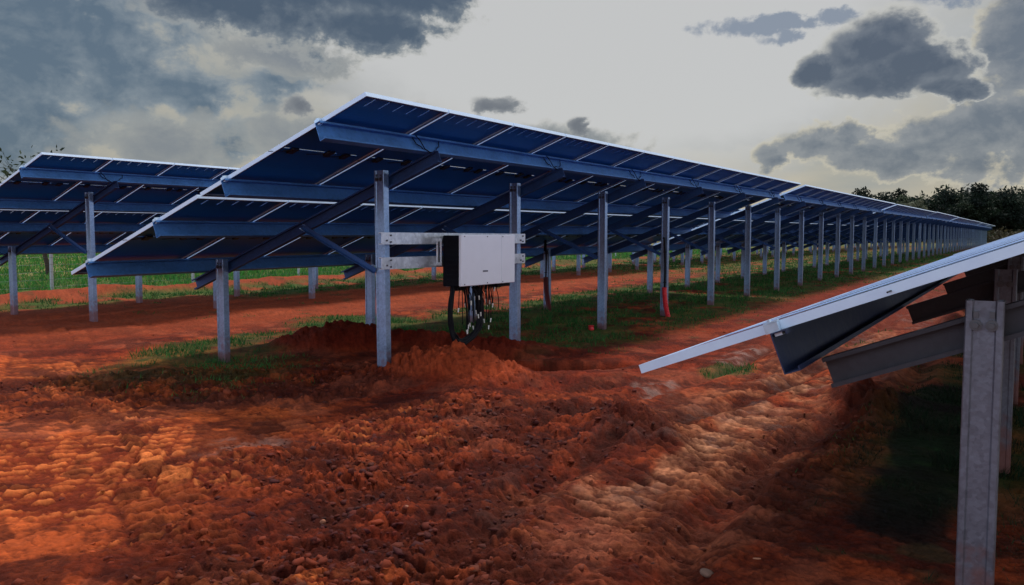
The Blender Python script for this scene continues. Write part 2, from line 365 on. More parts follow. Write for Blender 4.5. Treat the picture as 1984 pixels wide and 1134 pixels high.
TRACKS = [((9.0, 12.5), (2.6, 1.2), .50, .115, .12, 11), ((8.2, 13.2), (1.8, 2.0), .50, .105, -.12, 12), ((6.6, 13.0), (1.2, 3.0), .50, .12, .1, 13),
          ((5.2, 12.0), (.8, 3.6), .50, .11, -.1, 14), ((4.2, 11.0), (.2, 4.6), .5, .115, .1, 15), ((7.4, 12.8), (1.5, 2.4), .45, .12, .1, 16),
          ((5.8, 12.6), (1.0, 3.3), .45, .12, .3, 17), ((4.8, 11.2), (1.6, 3.4), .45, .11, -.2, 18), ((6.2, 10.4), (2.2, 2.6), .45, .11, .2, 19), ((5.0, 8.2), (2.6, 3.2), .45, .10, -.2, 20),
          ((2.0, .95), (14, 1.2), .36, .10, .35, 21), ((2.0, 2.1), (40, 2.6), .40, .10, -.4, 22), ((2.0, 1.5), (40, 1.9), .36, .09, .3, 23),
          ((3.2, 4.4), (8.5, 3.3), .34, .10, .3, 24), ((4.4, 4.6), (9.5, 2.4), .34, .10, -.3, 25), ((3.6, 2.9), (6.4, 4.4), .30, .09, .2, 26)]
def fields(x, y):
    r = np.hypot(x, y)
    n1 = fbm(x, y, .55, 4, 1); n2 = fbm(x, y, 2.2, 4, 5); n3 = fbm(x, y, 7.5, 4, 9); n4 = fbm(x, y, 24, 3, 13); nw = (fbm(x, y, .9, 4, 31) - .5) * 2
    lane = np.exp(-((y - 1.75 - .25 * nw) / .75) ** 2) * sst(x, 2.2, 4.5) * sst(x, 60, 20)
    rough = sst(ell(x, y, 4.6, 3.0, 3.0, 1.9, .3, .35 * nw), 1.1, .55)          # churned clods in the middle foreground
    rough = np.maximum(rough, sst(ell(x, y, 6.5, 1.3, 2.3, .5, .0, .4 * nw), 1.2, .6))
    rough = np.maximum(rough, .8 * sst(ell(x, y, 5.6, 6.4, 1.3, 2.4, .9, .4 * nw), 1.1, .6))
    rough = rough * (1 - .85 * lane)
    z = zs(x).astype(np.float32)
    near = sst(r, 60, 20)
    z = z + near * ((n1 - .5) * .10 + (n2 - .5) * .045)
    rid = rdg(n3)
    clod = sst(n3, .46, .66)
    n5 = fbm(x, y, 55, 2, 15); rid2 = rdg(fbm(x + .04 * n3, y, 15, 3, 19))
    z = z + near * (rough * (clod * .035 + (.5 - rid) * .014 + (.5 - rid2) * .012 + (n4 - .5) * .020 + (n5 - .5) * .014) + (1 - rough) * ((n3 - .5) * .014 + (n4 - .5) * .007 + (.5 - rid2) * .006 + (n5 - .5) * .005))
    wx = x + .05 * n3 + .02 * n4; wy = y + .05 * n2 * 3 - .02 * n4
    a1, a2, ac = worley(wx, wy, 9.0, 401); b1, b2, bc = worley(wx, wy, 21.0, 411)
    nearf = sst(r, 22, 9); openz = (.10 + .85 * rough) * (1 - .7 * lane)
    cr1 = sst(a2 - a1, .02, .22); cr2 = sst(b2 - b1, .03, .30)
    blocks = (sst(ac, .35, 1.0) * cr1 * .024 + sst(bc, .3, 1.0) * cr2 * .014) * openz
    z = z + nearf * blocks
    crack = nearf * np.clip((1 - cr1) * .8 + (1 - cr2) * .6, 0, 1) * openz
    rip = np.sin((x * 1.0 + .15 * y + .30 * (n2 - .5)) * 2 * math.pi / .11 + 5 * n3)
    lugs = np.zeros_like(z); tm = np.zeros_like(z)
    for p0, p1, w, per, ch, sd_ in TRACKS:
        m, lg = track(x, y, p0, p1, w, per, ch, sd_)
        fade = sst(fbm(x, y, .9, 4, sd_ + 40), .40, .60) * (.35 + .65 * sst(fbm(x, y, 4.5, 2, sd_ + 70), .3, .55)) * np.where((sd_ > 20), .75, 1.0) * sst(r, 30, 12)
        m = m * fade; tm = np.maximum(tm, m); lugs = np.maximum(lugs, m * lg)
    z = z - tm * .014 + lugs * (.022 + .012 * n2)
    rp = rdg(fbm(x + .10 * n2 - .25 * y, y * .28, 6.5, 3, 77)); rp2 = rdg(fbm(x * .9 - .1 * y, y * .33, 14.0, 2, 79))
    lrip = np.clip(lane * 1.3, 0, 1) * sst(r, 22, 8); z = z - lrip * (sst(rp, .25, .95) * .028 + sst(rp2, .3, 1) * .012)
    va, vb = -x * math.sin(.82) + y * math.cos(.82), x * math.cos(.82) + y * math.sin(.82)
    lz = sst(ell(x, y, 3.2, 5.7, 4.4, 1.25, 1.12, .35 * nw), 1.15, .75)
    lz = np.maximum(lz, .6 * sst(ell(x, y, 5.0, 3.9, 1.0, .7, .1, .35 * nw), 1.15, .75)) * sst(fbm(x, y, 1.1, 3, 301), .34, .52) * sst(r, 14, 8)
    vw = va / .19 + .9 * (fbm(x, y, .5, 2, 311) - .5) + .12 * n2; colm = np.floor(vw); vf = vw - colm
    ph = vb / (.105 + .02 * _hash(colm, colm, 9)) + _hash(colm, colm, 4) * 3 + 1.6 * n1 + .35 * n2 + .12 * n3 + .30 * vf; pf = ph - np.floor(ph)
    keepp = _hash(colm, np.floor(ph), 6)
    slat = sst(pf, .06, .16) * sst(pf, .66, .54) * sst(vf, .01, .09) * sst(vf, .99, .91) * (.3 + .7 * keepp) * sst(n3 + .4 * (n4 - .5), .30, .46)
    z = z + lz * ((slat - .3) * .024 + (n5 - .5) * .004)
    # spoil heap, trench, front heap
    heap = lambda cx, cy, rx, ry, h, rot=0, p=1.3: h * np.exp(-(ell(x, y, cx, cy, rx, ry, rot, .30 * nw) ** 2) ** p)
    mound = heap(8.25, 7.5, .62, .46, .31, -.9) + heap(8.9, 6.7, .6, .36, .13, -1.0) + heap(9.1, 5.8, .8, .36, .12, -1.1)
    front = heap(7.05, 5.0, .60, .36, .27, -.75) + heap(6.75, 4.35, .5, .5, .12, -.4) + heap(7.5, 3.9, .8, .3, .07, -.8)
    pit = heap(8.25, 4.75, .95, .38, .55, -.9, 3.5) + heap(8.3, 5.8, .6, .35, .22, -1.0, 1.6)
    ridge = heap(5.6, 2.35, .75, .3, .13, .55) + heap(7.7, 1.15, .7, .28, .16, .3) + heap(4.6, 9.2, .5, .8, .07, 0) + heap(9.9, 2.35, .5, .2, .10, .2)
    far_bank = .22 * np.exp(-((y - 18.2 - .4 * nw) / .7) ** 2) * sst(x, 7, 12) * (.4 + n1) * sst(x, 60, 30)
    lump = mound + front + ridge * 1.2
    z = z + mound + front - pit + ridge + far_bank + sst(lump, .03, .15) * ((n3 - .5) * .12 + (n4 - .5) * .04 + .03 * sst(ac, .4, 1) * cr1)
    ditch = np.exp(-(ell(x, y, 4.85, 1.29, .42, .045, .0, .3 * nw)) ** 2 * 1.2); z = z - .06 * ditch + .02 * np.exp(-(ell(x, y, 4.85, 1.42, .5, .08, 0, .3 * nw)) ** 2)
    pud = sst(ell(x, y, 7.6, 2.95, .55, .26, .3, .5 * nw), 1.0, .6) + sst(ell(x, y, 10.2, 2.95, 1.1, .28, .0, .6 * nw), 1.0, .6) + \
          .8 * sst(ell(x, y, 4.0, 4.45, .55, .35, -.4, .6 * nw), 1.0, .6) + .7 * sst(ell(x, y, 13.5, 2.6, 2.0, .35, .0, .6 * nw), 1.0, .6)
    pud = np.clip(pud, 0, 1) * sst(n3, .66, .30) * .75
    # --- grass mask
    gn = fbm(x, y, 1.3, 4, 60); gn2 = fbm(x, y, 5, 3, 66)
    def band(y0, y1, x0, e=.5): return sst(y, y0 - e, y0 + e) * sst(y, y1 + e, y1 - e) * sst(x, x0 - .8, x0 + .8)
    g = band(5.3 - 0.35, 9.3, 10.2, .45) * .95
    g = np.maximum(g, band(4.5, 6.4, 9.3, .4) * .75)
    g = np.maximum(g, sst(ell(x, y, 10.9, 8.4, 1.5, 1.6, 0, .5 * nw), 1.2, .7))
    g = np.maximum(g, sst(ell(x, y, 7.6, 8.6, 1.7, .85, .35, .5 * nw), 1.15, .7) * .95)
    g = np.maximum(g, .45 * sst(ell(x, y, 6.0, 7.2, 1.6, 1.0, .6, .6 * nw), 1.2, .6))
    g = np.maximum(g, sst(y, 15.6, 16.6) * sst(y, 18.0, 17.1) * sst(x, 8, 10))
    g = np.maximum(g, band(14.6, 17.0, 13.5, .6))
    g = np.maximum(g, sst(y, 19.0, 19.9))
    g = np.maximum(g, sst(x, 24, 34) * sst(y, 3.2, 4.4) * .85)
    g = np.maximum(g, band(-5.5, -.2, 4.0, .5) * .75); g = np.maximum(g, band(-6, .9, 5.2, .35) * .9)
    g = np.maximum(g, .8 * sst(ell(x, y, 9.0, 2.75, .6, .3, 0, .5 * nw), 1.1, .7))
    g = np.maximum(g, sst(y, -6.0, -8)); g = np.maximum(g, sst(r, 70, 110)); g = np.maximum(g, sst(x, -3, -7) * .8)
    g = np.where(y > 19, g, g * sst(gn + .25 * (gn2 - .5), .34 - .10 * g, .50 - .08 * g))
    g = g * (1 - sst(mound + front + pit, .04, .12))
    # small weeds scattered on the bare soil
    weeds = sst(fbm(x, y, 2.0, 3, 90), .72, .78) * np.maximum(sst(x, 9, 11), sst(y, 1.2, .6))
    # --- colour
    def mixc(c, col, f): return c * (1 - f[..., None]) + np.array(col, np.float32) * f[..., None]
    c = np.zeros(x.shape + (3,), np.float32); c[...] = (.27, .058, .022)
    c = mixc(c, (.40, .110, .040), sst(n1, .42, .62) * .8)
    c = mixc(c, (.14, .026, .012), sst(n2, .48, .62) * .75)
    left = sst(ell(x, y, 3.0, 7.5, 3.5, 4.6, .1, .3 * nw), 1.1, .6)
    c = mixc(c, (.70, .22, .070), left * .9 * (.55 + .45 * sst(n2, .62, .45)))
    c = mixc(c, (.62, .36, .22), np.clip(lane * (.25 + .9 * n1), 0, 1) * .90 * sst(fbm(x, y * 1.8, 1.6, 4, 511), .36, .54)); c = mixc(c, (.13, .045, .024), np.clip(lrip * (sst(rp, .40, .90) * .85 + .45 * sst(rp2, .5, .95)), 0, 1))
    c = mixc(c, (.095, .015, .007), rough * (.55 + .42 * sst(n2, .42, .58)))
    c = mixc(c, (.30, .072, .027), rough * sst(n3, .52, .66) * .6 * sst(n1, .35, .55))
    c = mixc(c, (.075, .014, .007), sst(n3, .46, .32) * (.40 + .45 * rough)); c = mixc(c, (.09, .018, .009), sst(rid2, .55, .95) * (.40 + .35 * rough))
    c = mixc(c, (.12, .026, .012), tm * (1 - np.clip(lugs / .9, 0, 1)) * .75)  # shading of the track gaps put into the colour
    c = mixc(c, (.58, .21, .08), lugs * (.20 + .45 * left)); c = mixc(c, (.78, .31, .115), lz * slat * .8); c = mixc(c, (.20, .042, .018), lz * (1 - slat) * .78)  # backlit relief painted in: pale tread tops, dark gaps
    c = mixc(c, (.19, .036, .018), sst(mound, .03, .12) * .85); c = mixc(c, (.11, .020, .011), sst(pit, .10, .22) * .95)
    c = mixc(c, (.46, .125, .050), sst(front, .05, .14) * .7); c = mixc(c, (.10, .022, .012), sst(ridge, .03, .09) * .8)
    c = mixc(c, (.05, .014, .008), ditch * .9)
    c = mixc(c, (.060, .012, .006), crack * .75); c = mixc(c, (.46, .125, .045), nearf * cr1 * sst(ac, .72, .95) * openz * .45); c = mixc(c, (.40, .11, .042), nearf * cr2 * sst(bc, .75, .95) * openz * .4)
    dul = fbm(x, y, 1.7, 4, 501); hp = (1 - .85 * sst(lump + pit, .02, .10)); c = mixc(c, (.40, .17, .11), sst(dul, .56, .68) * .30 * hp); c = mixc(c, (.085, .020, .011), sst(fbm(x, y, 3.4, 4, 505), .53, .60) * .60 * hp)
    # curving wheel ruts running out to the right hand row
    for k_, (yo, am) in enumerate(((0.0, 1.0), (.95, .8), (1.75, .7))):
        yc = 1.05 + yo + .42 * np.sin((x - 2.5) * .55) * sst(x, 12, 3) + .05 * nw; rt = np.exp(-((y - yc) / .10) ** 2) * sst(x, 2.2, 3.6) * sst(x, 40, 16) * am
        z = z - rt * .060 + .022 * np.exp(-((np.abs(y - yc) - .19) / .06) ** 2) * sst(x, 2.2, 3.6) * sst(x, 40, 16) * am * (.4 + n2)
        c = mixc(c, (.085, .022, .011), rt * (.35 + .6 * sst(n2, .40, .55)))
    # bare strips between the rows: duller, further away
    c = mixc(c, (.33, .10, .045), sst(r, 9, 16) * sst(y, 9.5, 11) * .7)
    c = mixc(c, (.20, .042, .022), sst(r, 9, 16) * sst(y, 5, 3.8) * .8)
    shade_strip = sst(ell(x, y, 6.9, .56, 2.3, .36, .02, .45 * nw), 1.1, .75); c = mixc(c, (.030, .022, .018), shade_strip * .95)  # shade under the right hand row's low edge, painted into the soil
    c = mixc(c, (.30, .17, .13), pud * .6)
    gk = np.where(y > 18.5, .9, .55 + .33 * sst(r, 9, 20))
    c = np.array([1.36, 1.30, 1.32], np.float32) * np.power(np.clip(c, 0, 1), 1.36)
    gc = np.zeros_like(c); gc[...] = (.030, .060, .014)
    gc = mixc(gc, (.020, .100, .018), sst(gn, .4, .6))
    gc = mixc(gc, (.10, .11, .030), sst(gn2, .55, .75) * .6)
    fld = sst(y, 19.0, 20.0); gc = mixc(gc, (.040, .10, .022), fld * .9); gc = mixc(gc, (.09, .13, .03), fld * sst(gn2, .45, .65) * .7)
    gc = mixc(gc, (.26, .23, .085), sst(y, 25, 30) * .85 * (.4 + n1)); gc = mixc(gc, (.10, .11, .03), sst(r, 100, 160) * .8)
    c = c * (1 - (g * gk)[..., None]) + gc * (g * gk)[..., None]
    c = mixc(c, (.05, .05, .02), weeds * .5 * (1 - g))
    c = c * (.62 + .42 * n4 + .34 * n5)[..., None]; c = c * (1 - .58 * sst(shade_strip + 1.2 * (n3 - .5) + .8 * (n2 - .5), .40, .70))[..., None]
    wet = np.clip(pud + .0 * rough * sst(n2, .52, .6) * sst(n3, .50, .60) + .28 * lane * sst(n2, .5, .62) * sst(n3, .50, .60), 0, 1)
    return z, c, wet, np.maximum(g, weeds * .45), rough

def build_terrain():
    rs = [.25]
    while rs[-1] < 3000:
        r = rs[-1]
        rs.append(r + (max(.05, .0) if r < 2.6 else min(r * r * .00058, r * (.011 if r < 80 else .03))))
    rs = np.array(rs)
    fine = np.arange(-.70, .70, .00155); coarse = np.arange(.70, 2 * math.pi - .70, .03)
    th = np.concatenate([fine, coarse]) + YAW
    R, T = np.meshgrid(rs, th, indexing='ij'); X = (R * np.cos(T)).astype(np.float64); Y = (R * np.sin(T)).astype(np.float64)
    z, c, wet, g, rough = fields(X, Y)
    nr, ntt = X.shape
    V = np.stack([X, Y, z], -1).reshape(-1, 3)
    idx = np.arange(nr * ntt).reshape(nr, ntt); nx = np.roll(idx, -1, axis=1)
    Fq = np.stack([idx[:-1], idx[1:], nx[1:], nx[:-1]], -1).reshape(-1, 4)
    # close the centre
    V = np.vstack([V, [[0, 0, float(z[0].mean())]]]); ci = len(V) - 1
    ctr = np.stack([idx[0], nx[0], np.full(ntt, ci), np.full(ntt, ci)], -1)
    c4 = np.concatenate([np.concatenate([c.reshape(-1, 3), np.ones((nr * ntt, 1))], 1), [[.3, .09, .03, 1]]])
    w4 = np.repeat(np.concatenate([wet.ravel(), [0]])[:, None], 4, 1)
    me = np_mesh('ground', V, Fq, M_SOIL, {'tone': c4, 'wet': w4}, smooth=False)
    o = link('ground', me); tag(o, kind='structure'); print('ground verts', len(V))
    fan = np_mesh('ground_centre', V[np.concatenate([idx[0], [ci]])], np.stack([np.arange(ntt), (np.arange(ntt) + 1) % ntt, np.full(ntt, ntt)], -1), M_SOIL,
                  {'tone': c4[np.concatenate([idx[0], [ci]])], 'wet': w4[:ntt + 1]})
    f = link('ground', fan, o)
build_terrain()
def gz(x, y):
    a = np.array([[float(x)]]), np.array([[float(y)]])
    return float(fields(a[0], a[1])[0][0, 0])

# ------------------------------------------------------------------ solar table
TILT = .3638; ST, CT = math.sin(TILT), math.cos(TILT)
ZTOP = 2.524; MW, ML = 1.134, 2.105; NCOL = 13; TLEN = NCOL * MW; SLOPE_LEN = 4.235; TPITCH = 15.2
PUR = (.523, 1.722, 2.731, 3.861); XP = 1.31; PSP = 2.5236; YF, YR = .934, 3.234
def S(x, s, off): return (x, s * CT + off * ST, ZTOP - s * ST + off * CT)
def c_profile(w, d, t=.006, lip=.02):
    """C section, web along a (width w, centred) at b=0, flanges to b=d"""
    h = w / 2
    return [(-h, 0), (h, 0), (h, d), (h - lip, d), (h - lip, d - t), (h - t, d - t), (h - t, t), (-h + t, t), (-h + t, d - t), (-h + lip, d - t), (-h + lip, d), (-h, d)]
def post_profile():
    h = .06; d = .075; t = .006
    return [(-h, .004), (-h + .004, 0), (-h + .022, 0), (-h + .028, .007), (h - .028, .007), (h - .022, 0), (h - .004, 0), (h, .004), (h, d), (h - .022, d), (h - .022, d - t), (h - t, d - t),
            (h - t, t + .007), (-h + t, t + .007), (-h + t, d - t), (-h + .022, d - t), (-h + .022, d), (-h, d)]
def post_mesh(ztop, m):
    b = MB(); b.prism(post_profile()[::-1], lambda a, c, t: (c, a, t), [-.5, ztop]); return b.mesh('post', m)
ME_POST_H = post_mesh(ZTOP - YF * math.tan(TILT) - .144, M_POST)
ME_POST_L = post_mesh(ZTOP - YR * math.tan(TILT) - .165, M_POST)
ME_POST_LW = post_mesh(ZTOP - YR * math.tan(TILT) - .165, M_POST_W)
def purlin_mesh(s, pm=None):
    b = MB(); d = .155; t = .005; fl = .055; o = -.036
    pr = [(-fl, -d), (-fl, -d + .018), (-fl + t, -d + .018), (-fl + t, -d + t), (0, -d + t), (0, -t), (-fl + t, -t), (-fl + t, -.018), (-fl, -.018), (-fl, 0), (t, 0), (t, -d)]
    b.prism(pr, lambda a, c, tt: S(tt, s + a, o + c), [-.05, TLEN + .05]); return b.mesh('purlin', pm or M_PURL)
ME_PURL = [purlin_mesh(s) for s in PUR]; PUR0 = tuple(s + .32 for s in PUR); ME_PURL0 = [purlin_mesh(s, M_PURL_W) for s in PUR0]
def rafter_mesh(m=None):
    b = MB(); o = -.036 - .157; d = .118
    pr = [(a + 0, c) for a, c in c_profile(d, .055, .005, .016)]
    b.prism(pr, lambda a, c, t: S(.065 + .055 - c, t, o - d / 2 + a), [.42, 4.12]); return b.mesh('rafter', m or M_RAFT)
ME_RAFT = rafter_mesh(); ME_RAFT_W = rafter_mesh(M_RAFT_W)
def brace_mesh():
    p0 = Vector((-.012, YF + .05, 1.05)); s1 = 2.20; p1 = Vector(S(-.012, s1, -.27)); d = (p1 - p0).normalized(); n = Vector((0, -d.z, d.y))
    b = MB(); pr = [(-.025, 0), (.025, 0), (.025, .004), (-.021, .004), (-.021, .04), (-.025, .04)]
    b.prism(pr, lambda a, c, t: p0 + d * t + n * a + Vector((-c, 0, 0)), [0, (p1 - p0).length]); return b.mesh('brace', M_RAFT)
ME_BRACE = brace_mesh()
def module_meshes():
    """module in its own space: x 0..w, y along slope 0..ML-.02, z normal, glass top at 0"""
    w = MW - .02; L = ML - .02; b = MB(); t = .008; h = .035
    for x0, x1, y0, y1 in ((0, t, 0, L), (w - t, w, 0, L), (t, w - t, 0, t), (t, w - t, L - t, L)): b.box(x0, x1, y0, y1, -h, 0)
    fl = .028
    for x0, x1, y0, y1 in ((t, fl, t, L - t), (w - fl, w - t, t, L - t), (fl, w - fl, t, fl), (fl, w - fl, L - fl, L - t)): b.box(x0, x1, y0, y1, -h + .001, -h + .0035, 1)
    fr = b.mesh('solar_module', [M_ALU, M_FLANGE])
    c = MB()
    def sheet(x0, x1, y0, y1, mi):
        c.box(x0, x1, y0, y1, -.009, -.003, mi)
        if mi == 0: c.m[-6] = 2
    m = L / 2; g = .009; xa, xb, ya, yb = t, w - t, t, L - t
    # top strip with slits between the cell columns
    sy0, sy1 = ya + .04, ya + .19; sheet(xa, xb, ya, sy0, 0); x = xa
    for k in range(1, 6):
        xc = xa + (xb - xa) * k / 6; sheet(x, xc - .0065, sy0, sy1, 0); sheet(xc - .0065, xc + .0065, sy0, sy1, 1); x = xc + .0065
    sheet(x, xb, sy0, sy1, 0); sheet(xa, xb, sy1, m - g, 0); x = xa
    for a, e in ((.05, .15), (.24, .58), (.67, .73), (.92, 1.01)):
        sheet(x, a, m - g, m + g, 0); sheet(a, e, m - g, m + g, 1); x = e
    sheet(x, xb, m - g, m + g, 0); sheet(xa, xb, m + g, yb, 0)
    return fr, c.mesh('cell_sheet', [M_CELL, M_CLEAR, M_CBACK])
ME_MOD, ME_CELL = module_meshes()
jb = MB(); jb.box(-.035, .035, -.045, .045, -.028, -.0095); jb.tube([(-.03, .0, -.018), (-.12, .03, -.02), (-.24, .05, -.022)], .0035, 5); ME_JB = jb.mesh('junction_box', M_JBOX)
cl = MB()
cl.box(-.026, .0095, -.026, .026, -.0355, -.001); cl.box(-.018, .014, -.026, .026, .0005, .005); cl.tube([(-.008, .004, .005), (-.008, .004, .013)], .008, 6); cl.box(-.034, .0, -.034, -.006, -.052, -.036)
ME_CLAMP = cl.mesh('end_clamp', M_CLAMP)
mc = MB(); mc.box(-.010, .010, -.03, .03, .0005, .005); mc.tube([(0, 0, .005), (0, 0, .012)], .007, 6); ME_MCL = mc.mesh('mid_clamp', M_CLAMP)
bo = MB()
for dy in (-.024, .026):
    bo.tube([(-.003, dy, 0), (.001, dy, 0)], .020, 12); bo.tube([(-.016, dy, 0), (-.003, dy, 0)], .011, 6)
    bo.box(-.0015, .006, dy - .008, dy + .008, .026, .048)
ME_BOLT = bo.mesh('bolt_pair', M_BOLT)
def loop_mesh(seed):
    rng = random.Random(seed); b = MB(); s = PUR[0]; pts = []
    for i in range(15):
        t = i / 14; pts.append(S(-.10 + .42 * t, s - .012 - .006 * math.sin(t * 9), -.05 - .14 * (math.sin(t * math.pi) ** .6) * (.6 + .4 * rng.random()) + (.02 if i in (0, 14) else 0)))
    b.tube(pts, .005, 5); pts = [S(-.10, s - .06, -.04), S(-.06, s - .065, -.10), S(-.03, s - .064, -.17), S(.05, s - .062, -.20), S(.16, s - .061, -.175)]
    b.tube(pts, .005, 5); return b.mesh('cable_loop', M_CABLE, True)
ME_LOOP = [loop_mesh(i) for i in range(3)]
LEAN = random.Random(31)
def make_table(detail, weathered=False, alt=False):
    xp = .20 if alt else XP; sh = .525 if alt else 0.0; pur = PUR0 if alt else PUR; mp = ME_PURL0 if alt else ME_PURL
    root = empty('solar_table', (0, 0, 0)); tree = []
    def part(name, me, loc=(0, 0, 0), rot=(0, 0, 0)):
        o = link(name, me, root, loc, rot); subs = []; tree.append((o, subs)); return o, subs
    for n in range(6):
        x = xp + n * PSP
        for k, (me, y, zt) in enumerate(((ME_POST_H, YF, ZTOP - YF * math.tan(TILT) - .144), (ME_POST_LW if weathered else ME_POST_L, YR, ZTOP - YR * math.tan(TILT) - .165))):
            p, sb = part('post', me, (x, y, 0), (LEAN.uniform(-.004, .004), LEAN.uniform(-.005, .005), LEAN.uniform(-.02, .02)))
            if detail: sb.append(link('bolt_pair', ME_BOLT, p, (0, 0, zt - .085)))
        part('rafter', ME_RAFT_W if weathered else ME_RAFT, (x, 0, 0)); part('brace', ME_BRACE, (x, 0, 0))
        if detail > 1: part('cable_loop', ME_LOOP[n % 3], (x, 0, 0))
    for i, s in enumerate(pur):
        part('purlin', mp[i])
        if detail:
            part('end_clamp', ME_CLAMP, S(0, s, -.001), (-TILT, 0, 0))
    for r in range(2):
        for k in range(NCOL):
            p, sb = part('solar_module', ME_MOD, S(k * MW + .01, r * (ML + .025) + sh, 0), (-TILT, 0, 0))
            sb.append(link('cell_sheet', ME_CELL, p))
            if detail > 1:
                for jx in (.20, .63, .86): sb.append(link('junction_box', ME_JB, p, (jx, (ML - .02) / 2 + (.0 if jx == .63 else .02), 0)))
    return root, tree
ROWS = {0: (3.23, -3.085, .047), 1: (5.361, 4.555, 0.0), 2: (7.382, 12.30, .063)}
ROWNAME = {0: 'right hand row', 1: 'middle row', 2: 'left hand row'}
ORD = ['nearest', 'second', 'third', 'fourth', 'fifth', 'sixth', 'seventh', 'eighth']
LAB = {(1, 0): 'big solar table ending the middle row, white inverter slung on its posts', (2, 0): 'solar table at the near end of the row behind, beside the wire fence',
       (0, 0): 'close solar table cut off at the right, pale frame edge and weathered post', (1, 1): 'middle row solar table directly behind the one carrying the inverter'}
SIDE = {1: 'solar table {} from the inverter along the middle row', 2: 'solar table {} from the near end of the row by the fence', 0: 'solar table {} from the near end of the row at the right'}
protos = {'big': make_table(2), 'w': make_table(2, True, True), 'farw': make_table(0, True, True), 'mid': make_table(1), 'far': make_table(0)}
used = set()
def place_table(row, k, kind):
    root, tree = protos[kind]
    if kind in used: o = copy_tree(root, tree)
    else: o = root; used.add(kind)
    X, Y, dz = ROWS[row]; x0 = X + k * TPITCH; ex = (lambda q: min(.20, .0075 * (q - 3.2)) if row == 0 else 0.0)
    z0 = float(zs(x0)) + dz + ex(x0); z1 = float(zs(x0 + TLEN)) + dz + ex(x0 + TLEN)
    jit = 0 if k == 0 else random.uniform(-.02, .02)
    o.location = (x0, Y, z0 + jit); o.rotation_euler = (0, -math.atan2(z1 - z0, TLEN), 0)
    tag(o, LAB.get((row, k), SIDE[row].format(ORD[k])), 'solar panels', 'solar tables of the ' + ROWNAME[row])
    return o
for row, n in ((1, 8), (2, 7), (0, 7)):
    for k in range(n):
        kind = ('farw' if row == 0 else 'far') if k >= 2 or (row, k) == (0, 1) else ('w' if row == 0 else ('big' if row == 1 or k == 0 else 'mid'))
        place_table(row, k, kind)
if 'mid' not in used:
    for c, subs in protos['mid'][1]:
        for g in subs: bpy.data.objects.remove(g)
        bpy.data.objects.remove(c)
    bpy.data.objects.remove(protos['mid'][0])

# ------------------------------------------------------------------ inverter on rails
PX0 = 5.361 + XP; PY = 4.555 + YF                                  # first high post of the middle row
RY = PY - .062
for z0, z1, lb in ((1.325, 1.441, 'upper zinc rail bolted across two posts holding the white inverter'), (1.083, 1.199, 'lower zinc rail bolted across two posts holding the white inverter')):
    b = MB(); h = (z1 - z0) / 2; zc = (z0 + z1) / 2
    b.prism(c_profile(z1 - z0, .035, .004, .012), lambda a, c, t: (t, RY - .036 + c, zc + a), [6.56, 9.31])
    r = empty('mounting_rail', (6.56, RY - .03, z0)); o = link('rail', b.mesh('rail', M_RAIL), r, (-6.56, -(RY - .03), -z0)); tag(r, lb, 'mounting rail', 'rails holding the inverter')
    for x in (6.64, 6.70, 9.20, 9.25):
        for dz in ((-.02,) if x in (6.64, 9.2) else (.03, -.035)):
            q = MB(); q.tube([(0, 0, 0), (0, -.009, 0)], .010, 6); link('bolt', q.mesh('bolt', M_BOLT), r, (x - 6.56, -.0065, zc - z0 + dz))
inv = empty('inverter', (8.03, 5.2, .88)); tag(inv, 'white fronted inverter box with black body hung between two posts', 'inverter')
def ip(name, b, m, bev=.004, sm=False):
    o = link(name, b.mesh(name, m, sm), inv, (-8.03, -5.2, -.88))
    if bev: bevel(o, bev)
    return o
X0, X1, Z0, Z1 = 7.49, 8.575, .885, 1.425
b = MB(); b.box(X0 + .012, X1 - .012, 5.135, 5.345, Z0 - .005, Z1 - .01); body = ip('body', b, M_BLACK, .01)
for i in range(9):
    q = MB(); z = Z0 + .05 + i * .052
    q.box(X0 + .002, X0 + .0115, 5.15, 5.29, z, z + .018); o = link('cooling_fin', q.mesh('cooling_fin', M_BLACK), body)
seam = X0 + .735 * (X1 - X0)
b = MB(); b.box(X0, seam - .002, 5.10, 5.134, Z0, Z1); ip('front_cover', b, M_WHITE, .008)
b = MB(); b.box(seam + .002, X1, 5.10, 5.134, Z0, Z1); ip('side_cover', b, M_WHITE, .008)
b = MB(); b.box(7.90, 8.00, 5.0975, 5.0995, 1.025, 1.042); ip('name_plate', b, M_GREY, 0)
for x, z in ((X0 + .06, Z1 - .02), (7.99, Z1 - .02), (seam + .02, Z1 - .02), (X0 + .06, Z0 + .02), (7.99, Z0 + .02), (seam + .02, Z0 + .02)):
    q = MB(); q.tube([(x, 5.0995, z), (x, 5.096, z)], .007, 8); ip('screw', q, M_GREY, 0)
b = MB()                                                            # side lifting bracket, a plate with a slot
for y0, y1, z0, z1 in ((5.330, 5.350, 1.10, 1.385), (5.377, 5.397, 1.10, 1.385), (5.350, 5.377, 1.35, 1.385), (5.350, 5.377, 1.10, 1.135)): b.box(7.46, 7.466, y0, y1, z0, z1)
b.box(7.466, 7.50, 5.385, 5.397, 1.12, 1.36); ip('carry_bracket', b, M_RAIL, .002)
b = MB()
for x in (7.62, 8.45): b.box(x, x + .05, 5.346, 5.3865, 1.06, 1.42)
b.box(7.675, 8.445, 5.3462, 5.375, 1.36, 1.40); ip('hanger', b, M_RAIL, .002)
for x in (7.56, 7.62, 7.68, 8.30, 8.36, 8.42):
    q = MB(); q.tube([(x, 5.21, Z0 - .006), (x, 5.21, Z0 - .05)], .018, 10); ip('cable_gland', q, M_BLACK, 0)
b = MB(); b.box(8.28, 8.55, 5.15, 5.28, Z0 - .04, Z0 - .0055); ip('fan_grille', b, M_BLACK, .003)
